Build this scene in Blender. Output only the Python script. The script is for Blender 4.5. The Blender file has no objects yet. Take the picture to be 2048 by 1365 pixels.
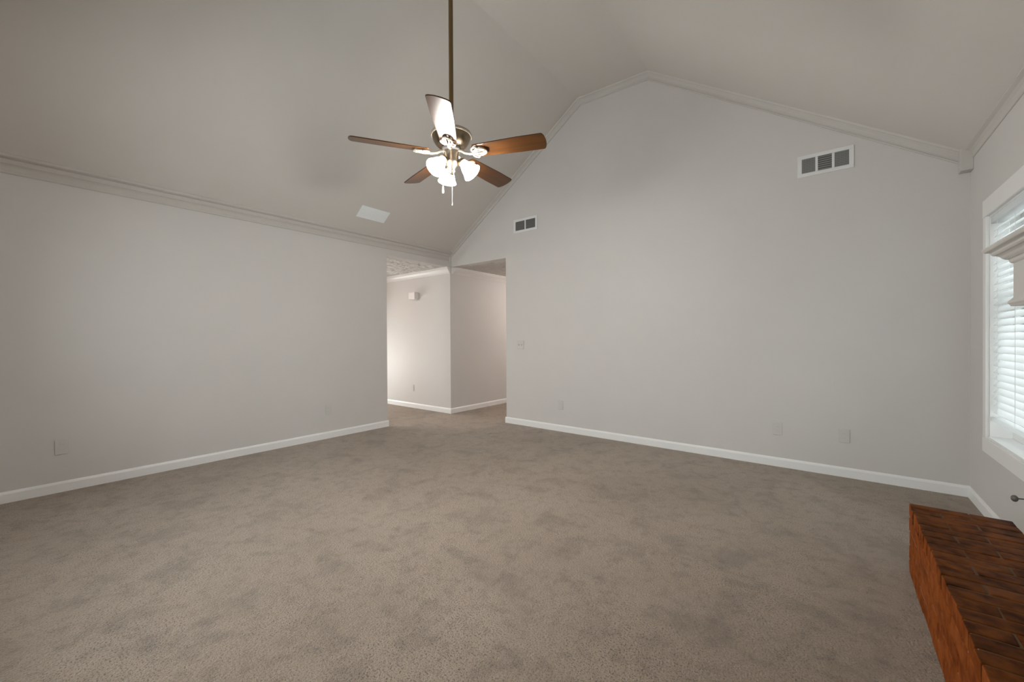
import bpy, bmesh, math, random
from mathutils import Vector, Matrix
random.seed(7)
PI = math.pi
R = math.radians
C = bpy.context.scene.collection
sc = bpy.context.scene

# ------------------------------------------------------------------ camera
W = 5.615                     # inner face of the right wall
CAM = Vector((4.8117, -4.4807, 1.2))
yaw, pitch, roll = R(38.3995), R(-0.3256), R(-0.2963)
F = Vector((-math.sin(yaw)*math.cos(pitch), math.cos(yaw)*math.cos(pitch), math.sin(pitch)))
RT = Vector((math.cos(yaw), math.sin(yaw), 0))
UP = RT.cross(F)
RT2 = RT*math.cos(roll) + UP*math.sin(roll)
UP2 = -RT*math.sin(roll) + UP*math.cos(roll)
cd = bpy.data.cameras.new('camera')
cd.sensor_width = 36
cd.lens = 809.51/2048*36
cd.clip_start = 0.02
cam = bpy.data.objects.new('camera', cd)
cam.matrix_world = Matrix(((RT2.x, UP2.x, -F.x, CAM.x), (RT2.y, UP2.y, -F.y, CAM.y),
                           (RT2.z, UP2.z, -F.z, CAM.z), (0, 0, 0, 1)))
C.objects.link(cam)
sc.camera = cam

# ------------------------------------------------------------------ world, exposure, daylight portals
world = bpy.data.worlds.new('world')
sc.world = world
world.use_nodes = True
bg = world.node_tree.nodes['Background']
bg.inputs[0].default_value = (0.93, 0.97, 1.0, 1)
bg.inputs[1].default_value = 3.2
sc.view_settings.view_transform = 'Standard'
sc.view_settings.look = 'None'
sc.view_settings.gamma = 1
sc.view_settings.use_curve_mapping = False
sc.view_settings.exposure = 0.32
sc.cycles.max_bounces = 14
sc.cycles.diffuse_bounces = 10
sc.cycles.transparent_max_bounces = 16
sc.cycles.sample_clamp_indirect = 6

YB = -5.45                    # back wall behind the camera
def portal(name, loc, direction, sx, sy):
    l = bpy.data.lights.new(name, 'AREA')
    l.shape = 'RECTANGLE'; l.size = sx; l.size_y = sy
    l.cycles.is_portal = True
    o = bpy.data.objects.new(name, l)
    o.location = loc
    o.rotation_euler = Vector(direction).to_track_quat('-Z', 'Z').to_euler()
    C.objects.link(o)
BACK_WINDOW = (1.2, 3.8, 0.75, 2.1)            # x0 x1 z0 z1 of the glazed opening behind the camera
WIN1 = (-1.385, -0.47, 0.53, 1.985)          # y0 y1 z0 z1 of the window in view
HALLWIN = (-1.40, -0.66, 0.05, 1.30)            # window of the side room
XH = -3.0
portal('portal_right', (W+0.17, (WIN1[0]+WIN1[1])/2, (WIN1[2]+WIN1[3])/2), (-1, 0, 0), WIN1[1]-WIN1[0], WIN1[3]-WIN1[2])
def daylight(name, loc, direction, sx, sy, watts, col):
    l = bpy.data.lights.new(name, 'AREA'); l.shape = 'RECTANGLE'; l.size = sx; l.size_y = sy
    l.energy = watts; l.color = col
    o = bpy.data.objects.new(name, l); o.location = loc
    o.rotation_euler = Vector(direction).to_track_quat('-Z', 'Z').to_euler()
    C.objects.link(o)
daylight('daylight_back_window', ((BACK_WINDOW[0]+BACK_WINDOW[1])/2, YB-0.13, (BACK_WINDOW[2]+BACK_WINDOW[3])/2), (0, 1, 0), BACK_WINDOW[1]-BACK_WINDOW[0], BACK_WINDOW[3]-BACK_WINDOW[2], 44, (.90, .95, 1.0))
daylight('daylight_hall_window', (XH-0.13, (HALLWIN[0]+HALLWIN[1])/2, (HALLWIN[2]+HALLWIN[3])/2), (1, 0, 0), HALLWIN[1]-HALLWIN[0], HALLWIN[3]-HALLWIN[2], 96, (1.0, .96, .95))

# ------------------------------------------------------------------ materials
def lin(r, g, b):
    f = lambda c: (c/255/12.92) if c/255 <= .04045 else ((c/255+.055)/1.055)**2.4
    return (f(r), f(g), f(b), 1)

def mat(name, col, rough=0.6, metal=0.0, spec=0.5, bump=None, coat=0.0):
    """plain procedural surface with a little noise in colour, optional (scale, strength, distance) bump"""
    m = bpy.data.materials.new(name); m.use_nodes = True
    nt = m.node_tree; n = nt.nodes; b = n['Principled BSDF']
    b.inputs['Roughness'].default_value = rough
    b.inputs['Metallic'].default_value = metal
    b.inputs['Specular IOR Level'].default_value = spec
    b.inputs['Coat Weight'].default_value = coat
    tc = n.new('ShaderNodeTexCoord')
    no = n.new('ShaderNodeTexNoise'); no.inputs['Scale'].default_value = 3.0; no.inputs['Detail'].default_value = 4
    nt.links.new(tc.outputs['Object'], no.inputs['Vector'])
    mx = n.new('ShaderNodeMix'); mx.data_type = 'RGBA'
    c = Vector(col[:3])
    mx.inputs['A'].default_value = (*(c*0.975), 1)
    mx.inputs['B'].default_value = (*(c*1.02), 1)
    nt.links.new(no.outputs['Fac'], mx.inputs['Factor'])
    nt.links.new(mx.outputs['Result'], b.inputs['Base Color'])
    if bump:
        nb = n.new('ShaderNodeTexNoise'); nb.inputs['Scale'].default_value = bump[0]; nb.inputs['Detail'].default_value = 3
        nt.links.new(tc.outputs['Object'], nb.inputs['Vector'])
        bp = n.new('ShaderNodeBump'); bp.inputs['Strength'].default_value = bump[1]; bp.inputs['Distance'].default_value = bump[2]
        nt.links.new(nb.outputs['Fac'], bp.inputs['Height'])
        nt.links.new(bp.outputs['Normal'], b.inputs['Normal'])
    return m

M = {}
WALLC = (0.623, 0.604, 0.582, 1)
M['wall'] = mat('wall_paint', WALLC, 0.55, spec=0.35, bump=(90, 0.05, 0.002))
M['ceiling'] = mat('ceiling_paint', (0.622, 0.594, 0.561, 1), 0.75, spec=0.2, bump=(60, 0.08, 0.002))
M['crown'] = mat('crown_paint', (0.565, 0.54, 0.508, 1), 0.5, spec=0.35)
M['trim'] = mat('white_trim_paint', (0.83, 0.83, 0.82, 1), 0.4)
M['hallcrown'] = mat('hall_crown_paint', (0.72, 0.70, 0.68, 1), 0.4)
M['plate'] = mat('painted_plate', (0.597, 0.579, 0.558, 1), 0.45)
M['slot'] = mat('shaded_plate', (0.42, 0.41, 0.39, 1), 0.6)
M['white'] = mat('white_enamel', (0.74, 0.74, 0.735, 1), 0.4)
M['register'] = mat('register_white', (0.86, 0.89, 0.90, 1), 0.45)
M['slat'] = mat('white_vinyl_slat', (0.86, 0.87, 0.87, 1), 0.45)
_nt = M['slat'].node_tree; _tr = _nt.nodes.new('ShaderNodeBsdfTranslucent'); _tr.inputs[0].default_value = (.9, .92, .92, 1)
_mx = _nt.nodes.new('ShaderNodeMixShader'); _mx.inputs[0].default_value = .5
_nt.links.new(_nt.nodes['Principled BSDF'].outputs[0], _mx.inputs[1]); _nt.links.new(_tr.outputs[0], _mx.inputs[2]); _nt.links.new(_mx.outputs[0], _nt.nodes['Material Output'].inputs[0])
M['mantel'] = mat('mantel_paint', (0.66, 0.635, 0.60, 1), 0.45)
M['dark'] = mat('dark_duct', (0.10, 0.10, 0.095, 1), 0.8)
M['louver'] = mat('grey_louver', (0.30, 0.30, 0.29, 1), 0.6)
M['louver_dark'] = mat('dark_grey_louver', (0.25, 0.25, 0.24, 1), 0.6)
M['bulbbox'] = mat('white_plastic', (0.84, 0.80, 0.79, 1), 0.5)
M['key'] = mat('dark_metal_key', (0.16, 0.15, 0.14, 1), 0.45, metal=0.4)
M['nickel'] = mat('brushed_nickel', (0.26, 0.205, 0.135, 1), 0.28, metal=1.0)
M['nickel_light'] = mat('satin_nickel', (0.52, 0.45, 0.36, 1), 0.35, metal=1.0)
M['arm'] = mat('pale_nickel', (0.48, 0.42, 0.34, 1), 0.42, metal=0.75)
M['rod'] = mat('antique_brass', (0.17, 0.105, 0.04, 1), 0.42, metal=0.5)
M['chain'] = mat('white_chain', (0.6, 0.57, 0.5, 1), 0.4)
M['sooty'] = mat('firebox_black', (0.03, 0.028, 0.026, 1), 0.9)
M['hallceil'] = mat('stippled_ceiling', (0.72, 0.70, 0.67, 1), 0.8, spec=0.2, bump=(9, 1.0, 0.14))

def wood(name):
    m = bpy.data.materials.new(name); m.use_nodes = True
    nt = m.node_tree; n = nt.nodes; b = n['Principled BSDF']
    tc = n.new('ShaderNodeTexCoord'); mp = n.new('ShaderNodeMapping')
    mp.inputs['Scale'].default_value = (2.2, 26, 26)
    no = n.new('ShaderNodeTexNoise'); no.inputs['Scale'].default_value = 2.0; no.inputs['Detail'].default_value = 6; no.inputs['Distortion'].default_value = 0.6
    cr = n.new('ShaderNodeValToRGB')
    cr.color_ramp.elements[0].position = 0.3; cr.color_ramp.elements[0].color = (0.040, 0.0145, 0.0035, 1)
    cr.color_ramp.elements[1].position = 0.72; cr.color_ramp.elements[1].color = (0.080, 0.031, 0.008, 1)
    nt.links.new(tc.outputs['Object'], mp.inputs['Vector']); nt.links.new(mp.outputs['Vector'], no.inputs['Vector'])
    nt.links.new(no.outputs['Fac'], cr.inputs['Fac']); nt.links.new(cr.outputs['Color'], b.inputs['Base Color'])
    b.inputs['Roughness'].default_value = 0.32
    b.inputs['Coat Weight'].default_value = 0.30; b.inputs['Coat Roughness'].default_value = 0.30; b.inputs['Specular IOR Level'].default_value = 0.22
    return m
M['wood'] = wood('walnut_blade')

def carpet():
    m = bpy.data.materials.new('beige_carpet'); m.use_nodes = True
    nt = m.node_tree; n = nt.nodes; L = nt.links; b = n['Principled BSDF']
    tc = n.new('ShaderNodeTexCoord')
    def noise(scale, det=2, rough=.5, dist=0):
        k = n.new('ShaderNodeTexNoise'); k.inputs['Scale'].default_value = scale; k.inputs['Detail'].default_value = det
        k.inputs['Roughness'].default_value = rough; k.inputs['Distortion'].default_value = dist
        L.new(tc.outputs['Object'], k.inputs['Vector']); return k.outputs['Fac']
    def ramp(src, p0, c0, p1, c1):
        r = n.new('ShaderNodeValToRGB'); e = r.color_ramp.elements
        e[0].position = p0; e[0].color = c0; e[1].position = p1; e[1].color = c1
        L.new(src, r.inputs['Fac']); return r.outputs['Color']
    def mul(a, bb):
        x = n.new('ShaderNodeMix'); x.data_type = 'RGBA'; x.blend_type = 'MULTIPLY'; x.inputs['Factor'].default_value = 1
        L.new(a, x.inputs['A']); L.new(bb, x.inputs['B']); return x.outputs['Result']
    g = lambda v: (v, v, v, 1)
    base = ramp(noise(0.9, 3), 0.35, (0.32, 0.250, 0.190, 1), 0.65, (0.372, 0.297, 0.232, 1))
    foot = ramp(noise(4.2, 6, .68, .4), 0.37, g(0.78), 0.50, g(1.0))         # trodden pile
    patch = ramp(noise(13, 5, .65), 0.33, g(0.78), 0.50, g(1.0))
    tuft = ramp(noise(145, 3, .65), 0.37, g(0.32), 0.47, g(1.0))
    fine = ramp(noise(260, 1), 0.30, g(0.80), 0.70, g(1.12))
    mask = ramp(noise(2.1, 4, .6), 0.36, g(0.35), 0.60, g(1.0))              # pile lies open in some places only
    tx = n.new('ShaderNodeMix'); tx.data_type = 'RGBA'; tx.inputs['A'].default_value = (.9, .9, .9, 1)
    L.new(mask, tx.inputs['Factor']); L.new(tuft, tx.inputs['B'])
    col = mul(mul(mul(base, foot), patch), mul(tx.outputs['Result'], fine))
    L.new(col, b.inputs['Base Color'])
    b.inputs['Roughness'].default_value = 1.0
    b.inputs['Specular IOR Level'].default_value = 0.1
    b.inputs['Sheen Weight'].default_value = 0.22
    b.inputs['Sheen Roughness'].default_value = 0.6
    ad = n.new('ShaderNodeMath'); ad.operation = 'ADD'
    L.new(noise(95, 2, .6), ad.inputs[0])
    sm = n.new('ShaderNodeMath'); sm.operation = 'MULTIPLY'; sm.inputs[1].default_value = 1.0
    L.new(noise(22, 3, .6), sm.inputs[0]); L.new(sm.outputs[0], ad.inputs[1])
    bp = n.new('ShaderNodeBump'); bp.inputs['Strength'].default_value = 0.7; bp.inputs['Distance'].default_value = 0.012
    L.new(ad.outputs[0], bp.inputs['Height']); L.new(bp.outputs['Normal'], b.inputs['Normal'])
    return m
M['carpet'] = carpet()

def brick(name, c0, c1, rough, stain=0.35):
    m = bpy.data.materials.new(name); m.use_nodes = True
    nt = m.node_tree; n = nt.nodes; L = nt.links; b = n['Principled BSDF']
    tc = n.new('ShaderNodeTexCoord'); ge = n.new('ShaderNodeNewGeometry')
    mx = n.new('ShaderNodeMix'); mx.data_type = 'RGBA'
    mx.inputs['A'].default_value = c0; mx.inputs['B'].default_value = c1
    L.new(ge.outputs['Random Per Island'], mx.inputs['Factor'])
    no = n.new('ShaderNodeTexNoise'); no.inputs['Scale'].default_value = 22; no.inputs['Detail'].default_value = 6
    L.new(tc.outputs['Object'], no.inputs['Vector'])
    cr = n.new('ShaderNodeValToRGB'); cr.color_ramp.elements[0].position = .33; cr.color_ramp.elements[0].color = (stain, stain*.85, stain*.75, 1)
    cr.color_ramp.elements[1].position = .62; cr.color_ramp.elements[1].color = (1.1, 1.1, 1.1, 1)
    L.new(no.outputs['Fac'], cr.inputs['Fac'])
    mu = n.new('ShaderNodeMix'); mu.data_type = 'RGBA'; mu.blend_type = 'MULTIPLY'; mu.inputs['Factor'].default_value = 1
    L.new(mx.outputs['Result'], mu.inputs['A']); L.new(cr.outputs['Color'], mu.inputs['B'])
    L.new(mu.outputs['Result'], b.inputs['Base Color'])
    b.inputs['Roughness'].default_value = rough
    b.inputs['Specular IOR Level'].default_value = .04
    bp = n.new('ShaderNodeBump'); bp.inputs['Strength'].default_value = .5; bp.inputs['Distance'].default_value = .006
    L.new(no.outputs['Fac'], bp.inputs['Height']); L.new(bp.outputs['Normal'], b.inputs['Normal'])
    return m
M['brick'] = brick('orange_brick', (0.235, 0.060, 0.011, 1), (0.29, 0.080, 0.019, 1), 0.75, 0.62)
M['brick_top'] = brick('dark_brown_brick', (0.115, 0.034, 0.006, 1), (0.165, 0.049, 0.009, 1), 0.5)
M['mortar'] = mat('pinkish_mortar', (0.46, 0.26, 0.17, 1), 0.9, bump=(60, .4, .004))
M['mortar_top'] = mat('brown_mortar', (0.11, 0.058, 0.028, 1), 0.9, bump=(60, .4, .004))

def glass():
    m = bpy.data.materials.new('window_glass'); m.use_nodes = True
    nt = m.node_tree; n = nt.nodes; L = nt.links
    out = n['Material Output']; n.remove(n['Principled BSDF'])
    t = n.new('ShaderNodeBsdfTransparent'); t.inputs[0].default_value = (.96, .98, .97, 1)
    g = n.new('ShaderNodeBsdfGlossy'); g.inputs['Roughness'].default_value = .02
    fr = n.new('ShaderNodeFresnel'); fr.inputs[0].default_value = 1.3
    mx = n.new('ShaderNodeMixShader'); L.new(fr.outputs[0], mx.inputs[0]); L.new(t.outputs[0], mx.inputs[1]); L.new(g.outputs[0], mx.inputs[2])
    L.new(mx.outputs[0], out.inputs[0]); return m
M['glass'] = glass()

def glow(name, col, strength):
    m = bpy.data.materials.new(name); m.use_nodes = True
    b = m.node_tree.nodes['Principled BSDF']
    b.inputs['Base Color'].default_value = (.9, .88, .84, 1)
    b.inputs['Roughness'].default_value = .4
    b.inputs['Emission Color'].default_value = col
    b.inputs['Emission Strength'].default_value = strength
    return m
M['shade'] = glow('lit_frosted_glass', (1.0, 0.92, 0.84, 1), 20.0)
_nt = M['shade'].node_tree; _tr = _nt.nodes.new('ShaderNodeBsdfTransparent')
_mx = _nt.nodes.new('ShaderNodeMixShader'); _mx.inputs[0].default_value = .45
_nt.links.new(_nt.nodes['Principled BSDF'].outputs[0], _mx.inputs[1]); _nt.links.new(_tr.outputs[0], _mx.inputs[2]); _nt.links.new(_mx.outputs[0], _nt.nodes['Material Output'].inputs[0])
M['bulb'] = glow('lit_bulb', (1.0, 0.92, 0.82, 1), 30.0)
M['unseen_dome'] = glow('lit_hall_dome', (1.0, 0.88, 0.81, 1), 80.0)

# ------------------------------------------------------------------ mesh helpers
def obj(name, bm, m, parent=None, smooth=False, bevel=0.0, seg=2):
    bmesh.ops.recalc_face_normals(bm, faces=bm.faces)
    me = bpy.data.meshes.new(name); bm.to_mesh(me); bm.free()
    if smooth:
        for p in me.polygons: p.use_smooth = True
    me.materials.append(m)
    o = bpy.data.objects.new(name, me); C.objects.link(o)
    if parent: o.parent = parent
    if bevel:
        b = o.modifiers.new('bevel', 'BEVEL'); b.width = bevel; b.segments = seg; b.limit_method = 'ANGLE'; b.angle_limit = R(40)
    if smooth:
        o.modifiers.new('split', 'EDGE_SPLIT').split_angle = R(42)
    return o

def struct(name, bm, m, **k):
    o = obj(name, bm, m, **k)
    if not k.get('parent'): o['kind'] = 'structure'
    return o

def tag(o, label, cat, group=None):
    o['label'] = label; o['category'] = cat
    if group: o['group'] = group
    return o

def thing(name, label, cat, loc=(0, 0, 0), rot=(0, 0, 0), group=None):
    o = bpy.data.objects.new(name, None); C.objects.link(o)
    o.location = loc; o.rotation_euler = rot; o.empty_display_size = .05
    return tag(o, label, cat, group)

def box(bm, x0, x1, y0, y1, z0, z1):
    v = [bm.verts.new(p) for p in ((x0,y0,z0),(x1,y0,z0),(x1,y1,z0),(x0,y1,z0),(x0,y0,z1),(x1,y0,z1),(x1,y1,z1),(x0,y1,z1))]
    for f in ((0,3,2,1),(4,5,6,7),(0,1,5,4),(1,2,6,5),(2,3,7,6),(3,0,4,7)): bm.faces.new([v[i] for i in f])
    return v

def boxes(*bs):
    bm = bmesh.new()
    for b in bs: box(bm, *b)
    return bm

def prism(bm, pts, offset):
    """closed polygon of 3-D points extruded by an offset vector"""
    a = [bm.verts.new(p) for p in pts]; off = Vector(offset)
    b = [bm.verts.new(Vector(p)+off) for p in pts]
    bm.faces.new(a); bm.faces.new(b[::-1])
    n = len(a)
    for i in range(n): bm.faces.new((a[i], b[i], b[(i+1) % n], a[(i+1) % n]))

def loft(bm, rings, closed=True, caps=True):
    vs = [[bm.verts.new(p) for p in r] for r in rings]
    n = len(vs[0])
    for a, b in zip(vs, vs[1:]):
        for i in range(n if closed else n-1):
            j = (i+1) % n
            bm.faces.new((a[i], a[j], b[j], b[i]))
    if caps and closed:
        bm.faces.new(vs[0][::-1]); bm.faces.new(vs[-1])
    return vs

def lathe(bm, prof, n=40, mtx=Matrix(), caps=False):
    """prof: list of (radius, z)"""
    rings = [[mtx @ Vector((r*math.cos(2*PI*i/n), r*math.sin(2*PI*i/n), z)) for i in range(n)] for r, z in prof]
    loft(bm, rings, True, caps)

def tube(bm, pts, rad, n=10, caps=True):
    pts = [Vector(p) for p in pts]; rings = []
    prev = None
    for i, p in enumerate(pts):
        d = (pts[min(i+1, len(pts)-1)] - pts[max(i-1, 0)]).normalized()
        if prev is None:
            u = d.orthogonal().normalized()
        else:
            u = (prev - d*prev.dot(d)).normalized()
        prev = u; v = d.cross(u)
        r = rad[i] if isinstance(rad, (list, tuple)) else rad
        rings.append([p + (u*math.cos(2*PI*k/n) + v*math.sin(2*PI*k/n))*r for k in range(n)])
    loft(bm, rings, True, caps)

def sweep_y(bm, prof, y0, y1, xs=1, x0=0):
    """profile of (projection, z) swept along y"""
    loft(bm, [[(x0+xs*p, y, z) for p, z in prof] for y in (y0, y1)])
def sweep_x(bm, prof, xa, xb, ys=-1, y0=0):
    loft(bm, [[(x, y0+ys*p, z) for p, z in prof] for x in (xa, xb)])

# ------------------------------------------------------------------ setting: floor, walls, ceilings
A, B, HZ = 1.1805, 1.1547, 2.354     # widths of the two openings and the height of their heads
T = 0.12
CE = [(0, 2.535), (2.35, 4.165), (3.222, 4.14), (W, 2.545)]      # vault section
LO = [(0, 2.487), (2.3665, 4.09), (3.1992, 4.065), (W, 2.452)]   # lower edge of the gable moulding

struct('floor', boxes((XH-.3, W+.35, YB-.3, 3.4, -.1, 0)), M['carpet'])

struct('wall_left', boxes((-T, 0, YB, -A, 0, 2.62), (-T, 0, -A, 0, HZ, 2.62)), M['wall'])
bm = bmesh.new()
prism(bm, [(B, 0, 0), (W, 0, 0), (W, 0, CE[3][1]+.06), (CE[2][0], 0, CE[2][1]+.06), (CE[1][0], 0, CE[1][1]+.06),
           (0, 0, CE[0][1]+.06), (0, 0, HZ), (B, 0, HZ)], (0, T, 0))
struct('wall_back', bm, M['wall'])
struct('wall_corner', boxes((XH, 0, 0, 3.1, 0, 2.62)), M['wall'])

y0, y1, z0, z1 = WIN1
struct('wall_right', boxes((W, W+.17, YB-T, y0, 0, 2.62),
                           (W, W+.17, y0, y1, 0, z0), (W, W+.17, y0, y1, z1, 2.62), (W, W+.17, y1, T, 0, 2.62)), M['wall'])
x0, x1, z0, z1 = BACK_WINDOW
bm = boxes((-T, x0, YB-T, YB, 0, 2.56), (x1, W, YB-T, YB, 0, 2.56), (x0, x1, YB-T, YB, z1, 2.56), (x0, x1, YB-T, YB, 0, z0))
prism(bm, [(W, YB, 2.56), (CE[2][0], YB, CE[2][1]+.05), (CE[1][0], YB, CE[1][1]+.05), (0, YB, 2.56)], (0, -T, 0))
struct('wall_front', bm, M['wall'])

bm = bmesh.new()
for (xa, za), (xb, zb) in zip(CE, CE[1:]):
    prism(bm, [(xa, 0, za), (xb, 0, zb), (xb, 0, zb+.08), (xa, 0, za+.08)], (0, YB, 0))
bmesh.ops.remove_doubles(bm, verts=bm.verts, dist=1e-4)
struct('ceiling', bm, M['ceiling'])

# side room behind the left opening and the passage behind the right one
hy0, hy1, hz0, hz1 = HALLWIN
struct('wall_hall_left', boxes((XH-T, XH, -4.2, hy0, 0, HZ+.1), (XH-T, XH, hy1, 0, 0, HZ+.1), (XH-T, XH, hy0, hy1, 0, hz0), (XH-T, XH, hy0, hy1, hz1, HZ+.1)), M['wall'])
struct('wall_hall_front', boxes((XH, -T, -4.2-T, -4.2, 0, HZ+.1)), M['wall'])
struct('wall_hall_back', boxes((0, 3.0, 3.1-T, 3.1, 0, HZ+.1)), M['wall'])
struct('wall_hall_right', boxes((2.6, 2.6+T, T, 3.1-T, 0, HZ+.1)), M['wall'])
struct('ceiling_hall', boxes((XH, -T, -4.2, 0, HZ, HZ+.1), (0, 2.6, T, 3.1-T, HZ, HZ+.1)), M['hallceil'])

# baseboards
BBH, BBT = 0.083, 0.014
bprof = [(0, 0), (BBT, 0), (BBT, BBH-.018), (BBT-.004, BBH-.008), (.004, BBH), (0, BBH)]
bm = bmesh.new(); sweep_y(bm, bprof, YB, -A+BBT)
box(bm, -T, 0, -A, -A+BBT, 0, BBH-.006)
struct('baseboard_left', bm, M['trim'])
bm = bmesh.new(); sweep_x(bm, bprof, B-BBT, W-.0)
box(bm, B-BBT, B, 0, T, 0, BBH-.006)
struct('baseboard_back', bm, M['trim'])
bm = bmesh.new(); sweep_y(bm, bprof, -1.80, -BBT, -1, W)
struct('baseboard_right', bm, M['trim'])
bm = bmesh.new(); loft(bm, [[(XH, -p, z) for p, z in bprof], [(p, -p, z) for p, z in bprof], [(p, 3.1-T, z) for p, z in bprof]])
struct('baseboard_hall', bm, M['trim'])

# crown mouldings
cp = [(0, 2.447), (.010, 2.447), (.014, 2.452), (.014, 2.466), (.006, 2.470), (.006, 2.492), (.012, 2.504), (.024, 2.515), (.030, 2.517), (.032, 2.528),
      (.034, 2.530), (.034, 2.548), (.058, 2.552), (.070, 2.555), (.076, 2.560), (.077, 2.572), (.070, 2.586), (0, 2.540)]
bm = bmesh.new(); sweep_y(bm, cp, YB, -.002)
struct('trim_1', bm, M['crown'])
# gable moulding follows the vault
gp = [(0, 0), (0, .010), (.03, .016), (.12, .017), (.16, .012), (.19, .005), (.34, .006), (.50, .010), (.64, .020), (.76, .034), (.80, .037), (.82, .046), (.92, .052), (1, .054), (1, 0)]
bm = bmesh.new()
rings = []
for (lx, lz), (ux, uz) in zip(LO, CE):
    rings.append([(lx+(ux-lx)*u, -v, lz+(uz-lz)*u) for u, v in gp])
loft(bm, rings)
struct('trim_2', bm, M['crown'])
rp = [(0, 2.500), (.006, 2.500), (.009, 2.508), (.009, 2.518), (.005, 2.522), (.010, 2.538), (.022, 2.556), (.036, 2.564), (.042, 2.568), (.043, 2.578), (0, 2.552)]
bm = bmesh.new(); sweep_y(bm, rp, YB, 0, -1, W)
struct('trim_3', bm, M['crown'])
hp = [(0, 2.252), (.010, 2.252), (.013, 2.264), (.020, 2.268), (.030, 2.290), (.050, 2.315), (.056, 2.332), (.064, 2.336), (.064, 2.354), (0, 2.354)]
bm = bmesh.new(); sweep_x(bm, hp, XH, 0)
struct('trim_4', bm, M['hallcrown'])
bm = bmesh.new(); loft(bm, [[(p, .03+1.2*p, z) for p, z in hp], [(p, 3.1-T, z) for p, z in hp]])
struct('trim_5', bm, M['hallcrown'])
# plumb blocks where the mouldings meet
struct('trim_6', boxes((W-.064, W, -.085, 0, 2.418, 2.60)), M['crown'], bevel=.004)
struct('trim_7', boxes((0, .026, -.026, 0, HZ+.002, 2.552)), M['crown'], bevel=.003)

# ------------------------------------------------------------------ the window in view, its twin and the unseen glazing
def window(name, wy, full=True):
    y0, y1, z0, z1 = wy
    cw, ch = .065, .112
    bm = bmesh.new()
    box(bm, W-.018, W, y0-cw, y0, z0, z1); box(bm, W-.018, W, y1, y1+cw, z0, z1)
    box(bm, W-.020, W, y0-cw, y1+cw, z1, z1+ch); box(bm, W-.020, W, y0-cw, y1+cw, z0-.095, z0)
    root = struct(name, bm, M['trim'], bevel=.003)
    bm = bmesh.new()                                    # jambs, head and sill lining the opening
    d = .165
    box(bm, W-.001, W+d, y1-.012, y1, z0, z1); box(bm, W-.001, W+d, y0, y0+.012, z0, z1)
    box(bm, W-.001, W+d, y0+.012, y1-.012, z1-.012, z1)
    obj('window_jamb', bm, M['trim'], root)
    obj('window_sill', boxes((W-.010, W+d, y0+.012, y1-.012, z0-.002, z0+.016)), M['trim'], root, bevel=.003)
    a, b, c, e = y0+.012, y1-.012, z0+.016, z1-.012
    mid = 1.405
    def frame(x, zz0, zz1, s=.042):
        f = bmesh.new()
        box(f, x, x+.035, a, a+s, zz0, zz1); box(f, x, x+.035, b-s, b, zz0, zz1)
        box(f, x, x+.035, a+s, b-s, zz0, zz0+s); box(f, x, x+.035, a+s, b-s, zz1-s, zz1)
        o = obj('window_sash', f, M['white'], root, bevel=.003)
        obj('window_pane', boxes((x+.016, x+.020, a+s, b-s, zz0+s, zz1-s)), M['glass'], o)
    frame(W+.095, c, mid+.02); frame(W+.130, mid-.02, e)
    return root
window('window_1', WIN1)
def glazing(name, axis, lo, hi, z0, z1, at, mull):
    bm = bmesh.new(); g = bmesh.new(); s = .06
    cuts = [lo+(hi-lo)*i/mull for i in range(mull+1)]
    def bx(m, p0, p1, q0, q1, t):
        if axis == 'x': box(m, p0, p1, at-t, at+t, q0, q1)
        else: box(m, at-t, at+t, p0, p1, q0, q1)
    for a_, b_ in zip(cuts, cuts[1:]):
        bx(bm, a_, a_+s, z0, z1, .025); bx(bm, b_-s, b_, z0, z1, .025)
        bx(bm, a_+s, b_-s, z0, z0+s, .025); bx(bm, a_+s, b_-s, z1-s, z1, .025)
        bx(g, a_+s, b_-s, z0+s, z1-s, .003)
    r = struct(name, bm, M['white'])
    obj('window_pane', g, M['glass'], r)
glazing('window_2', 'x', BACK_WINDOW[0], BACK_WINDOW[1], BACK_WINDOW[2], BACK_WINDOW[3], YB-.06, 2)
glazing('window_3', 'y', HALLWIN[0], HALLWIN[1], HALLWIN[2], HALLWIN[3], XH-.06, 2)

# slatted blind inside the window
def blind(wy, label):
    y0, y1, z0, z1 = wy
    xb = W+.027
    t = thing('window_blind', label, 'blind', (xb, (y0+y1)/2, z1-.012))
    h = (y1-y0)/2-.018
    top = 0; bot = .648-(z1-.012)
    obj('headrail', boxes((-.026, .026, -h, h, -.045, 0)), M['slat'], t, bevel=.003)
    obj('bottom_rail', boxes((-.026, .026, -h, h, bot, bot+.030)), M['slat'], t, bevel=.006)
    bm = bmesh.new(); z = -.075; tilt = R(52)
    while z > bot+.05:
        pts = []
        n = 6
        ring0 = []
        for i in range(n+1):
            u = -.025+.05*i/n; cz = .003*(1-(2*i/n-1)**2)
            ring0.append((u*math.cos(tilt)-cz*math.sin(tilt), u*math.sin(tilt)+cz*math.cos(tilt)))
        lower = [(px_+.0025*math.sin(tilt), pz-.0025*math.cos(tilt)) for px_, pz in reversed(ring0)]
        poly = ring0+lower
        loft(bm, [[(px_, yy, z+pz) for px_, pz in poly] for yy in (-h, h)])
        z -= .0435
    obj('slats', bm, M['slat'], t)
    bm = bmesh.new()
    for yy in (-h*.72, 0, h*.72):
        for xx in (-.024, .024): tube(bm, [(xx, yy, -.045), (xx, yy, bot+.03)], .0012, 6)
    obj('ladder_cords', bm, M['slat'], t)
    return t
blind(WIN1, 'white slatted window blind lowered almost to the sill behind the mantel end')

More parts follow.
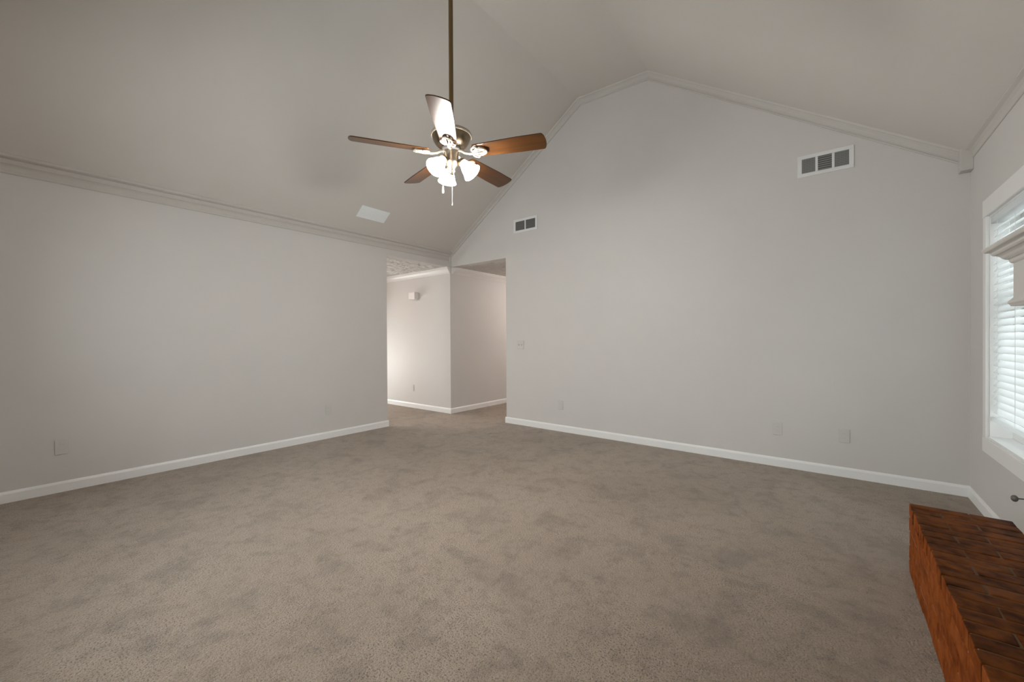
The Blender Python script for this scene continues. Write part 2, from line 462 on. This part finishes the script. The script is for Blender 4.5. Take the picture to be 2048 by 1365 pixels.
# ------------------------------------------------------------------ ceiling fan with three lit shades
FX, FY = 2.8075, -2.5949
ZB = 2.44
fan = thing('ceiling_fan', 'five-blade walnut and nickel ceiling fan on a long brass downrod with three lit shades', 'ceiling fan', (FX, FY, 4.15))
def fz(z): return z-4.15
bm = bmesh.new(); lathe(bm, [(.0, fz(4.16)), (.072, fz(4.16)), (.075, fz(4.14)), (.06, fz(4.09)), (.03, fz(4.06)), (.0, fz(4.055))])
obj('canopy', bm, M['rod'], fan, smooth=True)
bm = bmesh.new(); lathe(bm, [(0, fz(4.08)), (.0148, fz(4.08)), (.0148, fz(2.64)), (0, fz(2.64))], 24)
obj('downrod', bm, M['rod'], fan, smooth=True)
bm = bmesh.new()
lathe(bm, [(0, fz(2.655)), (.020, fz(2.655)), (.024, fz(2.645)), (.026, fz(2.588)), (.070, fz(2.582)), (.118, fz(2.577)), (.130, fz(2.573)), (.130, fz(2.560)), (.129, fz(2.552)),
           (.121, fz(2.528)), (.106, fz(2.505)), (.090, fz(2.491)), (.080, fz(2.483)), (0, fz(2.480))], 56)
obj('motor_housing', bm, M['nickel'], fan, smooth=True)
bm = bmesh.new()
lathe(bm, [(.128, fz(2.574)), (.134, fz(2.573)), (.1375, fz(2.567)), (.1375, fz(2.559)), (.134, fz(2.554)), (.128, fz(2.554))], 56)
obj('housing_rim', bm, M['arm'], fan, smooth=True)
bm = bmesh.new()
lathe(bm, [(0, fz(2.482)), (.060, fz(2.482)), (.064, fz(2.476)), (.064, fz(2.462)), (.058, fz(2.456)), (0, fz(2.456))], 48)
obj('flywheel', bm, M['dark'], fan, smooth=True)
bm = bmesh.new()
lathe(bm, [(0, fz(2.457)), (.048, fz(2.457)), (.050, fz(2.450)), (.047, fz(2.440)), (.046, fz(2.395)), (.049, fz(2.388)), (.049, fz(2.380)),
           (.040, fz(2.368)), (.026, fz(2.352)), (.020, fz(2.335)), (.024, fz(2.325)), (.018, fz(2.310)), (.007, fz(2.300)), (0, fz(2.299))], 48)
obj('switch_housing', bm, M['nickel_light'], fan, smooth=True)

def blade_bm():
    # along +x, root at .17, tip at .645, pitched about its axis; the clockwise edge is the higher one
    out = []
    r0, r1 = .165, .645
    def hw(r):
        s = (r-r0)/(r1-r0)
        return .056+.013*min(1, s*1.6)
    top = []
    n = 24
    for i in range(n+1):
        r = r0+(r1-.024-r0)*i/n; top.append((r, hw(r)))
    tip = []
    for k in range(1, 12):
        a_ = PI/2*(1-2*k/12)
        tip.append((r1-.024+.024*math.cos(a_), .069*math.sin(a_) if abs(math.sin(a_)) < 1 else .069))
    root = [(r0-.006, .05), (r0-.012, .03), (r0-.014, 0), (r0-.012, -.03), (r0-.006, -.05)]
    outline = top + tip + [(r, -w) for r, w in reversed(top)] + root[::-1]
    bm = bmesh.new()
    p = Matrix.Rotation(R(-14), 4, 'X')
    prism(bm, [p @ Vector((x, y, .0)) for x, y in outline], p @ Vector((0, 0, .007)))
    return bm
def arm_bm():
    bm = bmesh.new(); p = Matrix.Rotation(R(-14), 4, 'X')
    tube(bm, [(.050, 0, .018), (.075, 0, .012), (.10, 0, -.004), (.135, 0, -.013), (.165, 0, -.012)], [.010, .009, .0085, .009, .010], 10)
    # pierced leaf plate screwed under the blade root
    def loop(cx, cy, ax, ay, rad, rot=0):
        pts = [p @ Vector((cx+ax*math.cos(t)*math.cos(rot)-ay*math.sin(t)*math.sin(rot), cy+ax*math.cos(t)*math.sin(rot)+ay*math.sin(t)*math.cos(rot), -.010)) for t in [2*PI*i/28 for i in range(29)]]
        tube(bm, pts, rad, 8, False)
    loop(.205, 0, .045, .030, .0065)
    loop(.210, 0, .040, .011, .0055)
    loop(.172, .030, .022, .014, .006, R(35)); loop(.172, -.030, .022, .014, .006, R(-35))
    for x, y in ((.235, .012), (.235, -.012), (.172, 0)):
        lathe(bm, [(0, -.020), (.006, -.019), (.008, -.014), (.008, .002)], 12, p @ Matrix.Translation((x, y, 0)))
    return bm
blade_me = arm_me = None
for k in range(5):
    rot = (0, 0, R(22.5+72*k))
    if k == 0:
        bo = obj('blade', blade_bm(), M['wood'], fan, bevel=.002)
        ao = obj('blade_arm', arm_bm(), M['arm'], fan, smooth=True)
        proto = (bo, ao)
    else:
        bo, ao = proto[0].copy(), proto[1].copy()
        C.objects.link(bo); C.objects.link(ao); bo.parent = fan; ao.parent = fan
    bo.location = (0, 0, fz(ZB)); bo.rotation_euler = rot
    ao.location = (0, 0, fz(ZB)); ao.rotation_euler = rot

# three shades on short curved arms
def shade_bm():
    # axis along -z, neck at 0, mouth at -.115
    prof = [(r_*.95, z_*.95) for r_, z_ in ((.024, .004), (.027, -.004), (.028, -.018), (.034, -.034), (.043, -.052), (.049, -.070), (.055, -.090), (.063, -.106), (.068, -.114))]
    inner = [(r-.003, z) for r, z in reversed(prof)]
    bm = bmesh.new(); lathe(bm, prof+inner, 40); return bm
for k, ang in enumerate((149.4, 269.4, 29.4)):
    a_ = R(ang); tilt = R(42)
    d = Vector((math.cos(a_), math.sin(a_), 0))
    neck = Vector((0, 0, fz(2.385))) + d*.070
    bm = bmesh.new()
    tube(bm, [Vector((0, 0, fz(2.378)))+d*.035, Vector((0, 0, fz(2.400)))+d*.060, Vector((0, 0, fz(2.404)))+d*.078, neck+Vector((0, 0, .004))], .008, 10)
    axis = (d*math.sin(tilt)+Vector((0, 0, -math.cos(tilt)))).normalized()
    q = axis.to_track_quat('-Z', 'Y')
    mt = Matrix.Translation(neck) @ q.to_matrix().to_4x4()
    lathe(bm, [(0, .016), (.020, .014), (.030, .004), (.032, -.012), (.029, -.014), (0, -.012)], 24, mt)
    obj('lamp_arm', bm, M['nickel'], fan, smooth=True)
    s = obj('glass_shade', shade_bm(), M['shade'], fan, smooth=True)
    s.matrix_local = mt
    bm = bmesh.new(); lathe(bm, [(0, -.02), (.014, -.022), (.016, -.04), (.021, -.048), (.021, -.056), (.014, -.064), (0, -.067)], 20)
    obj('bulb', bm, M['bulb'], s, smooth=True)
    l = bpy.data.lights.new('fan_bulb_light', 'POINT'); l.energy = 27; l.color = (1.0, .965, .915); l.shadow_soft_size = .04
    lo = bpy.data.objects.new('fan_bulb_light', l); C.objects.link(lo)
    lo.location = Vector((FX, FY, 4.15)) + neck + axis*.088
# pull chains
def chain(dx, dy, zb, fob):
    bm = bmesh.new(); z = 2.385
    while z > zb+(.045 if fob else .012):
        bmesh.ops.create_icosphere(bm, subdivisions=1, radius=.0028, matrix=Matrix.Translation((dx, dy, fz(z)))); z -= .0046
    o = obj('pull_chain', bm, M['chain'], fan, smooth=True)
    bm = bmesh.new()
    if fob: lathe(bm, [(0, fz(zb+.05)), (.004, fz(zb+.048)), (.0075, fz(zb+.012)), (.006, fz(zb)), (0, fz(zb-.001))], 14, Matrix.Translation((dx, dy, 0)))
    else: lathe(bm, [(0, fz(zb+.013)), (.004, fz(zb+.010)), (.0045, fz(zb+.004)), (.002, fz(zb)), (0, fz(zb))], 12, Matrix.Translation((dx, dy, 0)))
    obj('fob', bm, M['chain'], o, smooth=True)
chain(RT.x*-.058+.0, RT.y*-.058, 2.178, True)
chain(F.x*.05-RT.x*.004, F.y*.05-RT.y*.004, 2.112, False)

# ------------------------------------------------------------------ vents
def wall_vent(x0, x1, z0, z1, panels, label):
    """panels: list of styles; a white flanged grille with louvred panels between white mullions"""
    cx, cz = (x0+x1)/2, (z0+z1)/2
    t = thing('wall_vent', label, 'vent', (cx, 0, cz), group='white vents high on the gable wall')
    w, h = (x1-x0)/2, (z1-z0)/2
    m = .032; mu = .018; n = len(panels)
    pw = (2*(w-m)-mu*(n-1))/n
    bm = bmesh.new()
    box(bm, -w, w, -.010, 0, h-m, h); box(bm, -w, w, -.010, 0, -h, -h+m)
    box(bm, -w, -w+m, -.010, 0, -h+m, h-m); box(bm, w-m, w, -.010, 0, -h+m, h-m)
    for i in range(1, n):
        xx = -w+m+i*pw+(i-1)*mu; box(bm, xx, xx+mu, -.010, 0, -h+m, h-m)
    obj('frame', bm, M['white'], t, bevel=.002)
    obj('duct_backing', boxes((-w+m, w-m, -.0012, -.0002, -h+m, h-m)), M['dark'], t)
    for i, st in enumerate(panels):
        xa = -w+m+i*(pw+mu); xb = xa+pw
        bm = bmesh.new()
        if st == 'grid':
            k = 11
            for j in range(k):
                xx = xa+pw*(j+.5)/k; box(bm, xx-.0022, xx+.0022, -.0075, -.003, -h+m, h-m)
            k = 9
            for j in range(k):
                zz = -h+m+2*(h-m)*(j+.5)/k; box(bm, xa, xb, -.0055, -.002, zz-.0022, zz+.0022)
        else:
            k = 7 if st == 'wide' else 12
            for j in range(k):
                zz = -h+m+2*(h-m)*(j+.5)/k; s = (h-m)/k
                prism(bm, [(xa, -.008, zz-s*.75), (xa, -.0065, zz-s*.75), (xa, -.002, zz+s*.55), (xa, -.0035, zz+s*.55)], (pw, 0, 0))
        obj('louvre_panel', bm, M['louver'] if st == 'grid' else M['louver_dark'], t)
    return t
wall_vent(4.563, 4.953, 2.633, 2.824, ['grid', 'wide', 'grid'], 'wide white three-panel vent high at right on the gable wall')
wall_vent(1.307, 1.707, 2.671, 2.860, ['fine', 'fine'], 'small white two-panel vent above the right-hand opening')

sl = math.atan2(CE[1][1]-CE[0][1], CE[1][0]-CE[0][0])
cx_ = .325; cz_ = CE[0][1]+(CE[1][1]-CE[0][1])/(CE[1][0]-CE[0][0])*cx_
t = thing('ceiling_register', 'plain white rectangular register cover on the sloped ceiling left of the fan', 'vent', (cx_, -1.588, cz_), (0, -sl, 0))
hw_, hl_ = .090, .195
obj('frame', boxes((-hw_, hw_, -hl_, hl_, -.006, 0)), M['register'], t, bevel=.002)
bm = bmesh.new()
for j in range(9):
    xx = -hw_+.022+(2*hw_-.044)*(j+.5)/9
    box(bm, xx-.006, xx+.006, -hl_+.022, hl_-.022, -.0085, -.005)
obj('louvres', bm, M['register'], t)

# ------------------------------------------------------------------ plates on the walls
def outlet(loc, rz, label, w=.072, h=.118, group='painted-over outlet plates'):
    t = thing('wall_outlet', label, 'outlet', loc, (0, 0, rz), group)
    obj('cover_plate', boxes((-w/2, w/2, -.006, 0, -h/2, h/2)), M['plate'], t, bevel=.003)
    for s in (-1, 1):
        bm = bmesh.new(); n = 16
        pts = []
        for i in range(n):
            a_ = 2*PI*i/n; pts.append((.0165*math.cos(a_), -.0085, s*.0195+max(-.0125, min(.0125, .0165*math.sin(a_)))))
        prism(bm, pts, (0, .003, 0))
        r = obj('receptacle', bm, M['plate'], t)
        obj('slots', boxes((-.0075, -.0055, -.0089, -.0083, s*.0195-.002, s*.0195+.006), (.0055, .0075, -.0089, -.0083, s*.0195-.002, s*.0195+.005)), M['slot'], r)
    return t
LW = R(90)     # facing +x from the left wall
outlet((0, -4.190, .356), LW, 'pale wall outlet low at the near left end of the left wall')
outlet((0, -2.013, .348), LW, 'faint wall outlet on the left wall near the opening')
outlet((4.409, 0, .350), 0, 'wall outlet under the wide vent, the left of the two near the window')
outlet((4.890, 0, .353), 0, 'wall outlet on the gable wall nearest the window corner')
outlet((2.055, 0, .338), 0, 'faint wall outlet low beside the right-hand opening on the gable wall', w=.078)
outlet((-.968, 0, .346), 0, 'small wall outlet low on the bright hall wall through the left opening')

t = thing('light_switch', 'double light switch plate on the gable wall beside the right-hand opening', 'light switch', (1.410, 0, 1.112))
obj('cover_plate', boxes((-.060, .060, -.006, 0, -.059, .059)), M['plate'], t, bevel=.003)
for s in (-.023, .023):
    bm = bmesh.new(); prism(bm, [(s-.005, -.006, -.012), (s-.005, -.007, .012), (s-.005, -.016, .010), (s-.005, -.013, .002)], (.010, 0, 0))
    obj('toggle', bm, M['plate'], t)

t = thing('door_chime', 'small white chime box high on the hall wall through the left opening', 'door chime', (-.865, 0, 1.948))
obj('housing', boxes((-.080, .080, -.095, 0, -.058, .058)), M['bulbbox'], t, bevel=.006)
bm = bmesh.new()
for j in range(5):
    zz = -.036+j*.018; box(bm, -.055, .055, -.0965, -.0945, zz-.003, zz+.003)
obj('grille', bm, M['bulbbox'], t)

# unseen domes: passage lamp behind gable wall; side-room one added to flatten light gradient
for lx_, ly_ in ((1.15, 2.0), (-1.35, -1.75)):
    bm = bmesh.new(); lathe(bm, [(.15, 0), (.155, -.02), (.14, -.05), (.10, -.075), (.05, -.088), (.0, -.09)], 32, Matrix.Translation((lx_, ly_, HZ)))
    struct('unseen_lamp_hall', bm, M['unseen_dome'], smooth=True)

# ------------------------------------------------------------------ raised brick hearth
HX0, HX1, HY0, HY1, HH = 5.117, 5.455, -3.95, -1.615, .352
g = .006
hearth = thing('brick_hearth', 'raised red-brown brick fireplace hearth on the carpet at the right edge', 'hearth', ((HX0+HX1)/2, (HY0+HY1)/2, 0))
hb = Vector(hearth.location)
CAPH = .062
def jit(bm, vs, j=.0018):
    for v in vs: v.co += Vector((random.uniform(-j, j), random.uniform(-j, j), random.uniform(-j, j)))
def bbox(bm, x0, x1, y0, y1, z0, z1):
    vs = box(bm, x0-hb.x, x1-hb.x, y0-hb.y, y1-hb.y, z0, z1); jit(bm, vs)
# core of mortar
obj('mortar_core', boxes((HX0+.006-hb.x, HX1-.004-hb.x, HY0+.006-hb.y, HY1-.006-hb.y, 0, HH-.003)), M['mortar_top'], hearth)
obj('front_joints', boxes((HX0+.0035-hb.x, HX0+.04-hb.x, HY0+.006-hb.y, HY1-.006-hb.y, 0, HH-.004)), M['mortar'], hearth)
bm = bmesh.new()
nc = 4; ch_ = (HH-CAPH-.004)/nc
for c in range(nc):
    zz0 = c*ch_+.002; zz1 = (c+1)*ch_-g
    y = HY1
    first = .10 if c % 2 else .20
    L_ = first
    while y > HY0+.02:
        ye = max(HY0, y-L_)
        bbox(bm, HX0, HX0+.09, ye+g, y, zz0, zz1); y = ye; L_ = .205
    x = HX0+.09+g                                        # end return towards the gable wall
    L_ = .10 if c % 2 == 0 else .2
    while x < HX1-.02:
        xe = min(HX1, x+L_); bbox(bm, x, xe-g, HY1-.09, HY1, zz0, zz1); x = xe; L_ = .2
obj('brick_courses', bm, M['brick'], hearth, bevel=.003)
bm = bmesh.new(); y = HY1
k = 0
while y > HY0+.02:
    ye = max(HY0, y-.072)
    xs = HX0-.003+random.uniform(-.0015, .0015)
    xm = HX0+.205 if k % 2 == 0 else HX0+.102
    bbox(bm, xs, xm-g, ye+g, y, HH-CAPH, HH); bbox(bm, xm, HX1, ye+g, y, HH-CAPH, HH)
    y = ye; k += 1
caps = obj('cap_bricks', bm, M['brick_top'], hearth, bevel=.004)
caps.data.materials.append(M['brick'])                 # only the worn, sealed upper faces are dark
for p in caps.data.polygons:
    c_ = p.center+hb
    if (p.normal.x < -.6 and c_.x < HX0+.03) or (p.normal.y > .6 and c_.y > HY1-.03): p.material_index = 1

# ------------------------------------------------------------------ fireplace surround with mantel shelf
BX = 5.462; BY0, BY1 = -3.75, -1.79
sur = thing('fireplace_mantel', 'beige painted fireplace mantel with moulded shelf in front of the window', 'mantel', (W, (BY0+BY1)/2, 0))
sb = Vector(sur.location)
def sbox(*bs): return boxes(*[(a_-sb.x, b_-sb.x, c_-sb.y, d_-sb.y, e_, f_) for a_, b_, c_, d_, e_, f_ in bs])
obj('chimney_breast', sbox((BX, W, BY0, BY0+.42, 0, 1.34), (BX, W, BY1-.42, BY1, 0, 1.34), (BX, W, BY0+.42, BY1-.42, 1.05, 1.34)), M['mantel'], sur)
obj('firebox', sbox((W-.02, W-.001, BY0+.42, BY1-.42, 0, 1.05)), M['sooty'], sur)
FXX, FY1_, FY0_ = 5.44, -1.69, BY0-.10
obj('frieze', sbox((FXX, W, FY0_, FY1_, 1.335, 1.535)), M['mantel'], sur)
def band(prof):
    """profile of (overhang, z) run round the three free sides of the frieze with mitred corners"""
    bm = bmesh.new(); rings = []
    for sx, yy, sy in ((0, FY0_, -1), (1, FY0_, -1), (1, FY1_, 1), (0, FY1_, 1)):
        rings.append([((FXX-e if sx else W)-sb.x, yy+sy*e-sb.y, z) for e, z in prof])
    loft(bm, rings); return bm
obj('crown_moulding', band([(-.02, 1.523), (0, 1.523), (.004, 1.524), (.009, 1.529), (.012, 1.541), (.018, 1.543), (.022, 1.546), (.028, 1.551), (.034, 1.560), (.042, 1.566),
                            (.050, 1.568), (.055, 1.574), (.057, 1.581), (.062, 1.585), (-.02, 1.585)]), M['mantel'], sur)
obj('shelf', band([(-.05, 1.585), (.066, 1.585), (.074, 1.588), (.078, 1.594), (.080, 1.600), (.078, 1.606), (-.05, 1.606)]), M['mantel'], sur)
obj('lower_moulding', band([(-.02, 1.333), (.006, 1.333), (.009, 1.340), (.014, 1.347), (.013, 1.356), (.006, 1.364), (.001, 1.372), (-.02, 1.372)]), M['mantel'], sur)

# gas key: rod standing out of the wall under the window
t = thing('gas_key', 'dark round knob on a thin rod sticking out of the wall under the window', 'key', (W, -1.267, .372))
bm = bmesh.new(); tube(bm, [(-.001, 0, .0), (-.040, 0, .001), (-.075, 0, -.003)], .0035, 10)
obj('rod', bm, M['key'], t, smooth=True)
bm = bmesh.new(); lathe(bm, [(0, -.012), (.009, -.0115), (.0155, -.006), (.017, 0), (.0155, .006), (.009, .0115), (0, .012)], 24, Matrix.Translation((-.075, 0, -.003)) @ Matrix.Rotation(PI/2, 4, 'Y'))
obj('knob', bm, M['key'], t, smooth=True)
bm = bmesh.new(); lathe(bm, [(0, -.006), (.018, -.005), (.022, 0)], 24, Matrix.Rotation(PI/2, 4, 'Y'))
obj('escutcheon', bm, M['key'], t, smooth=True)
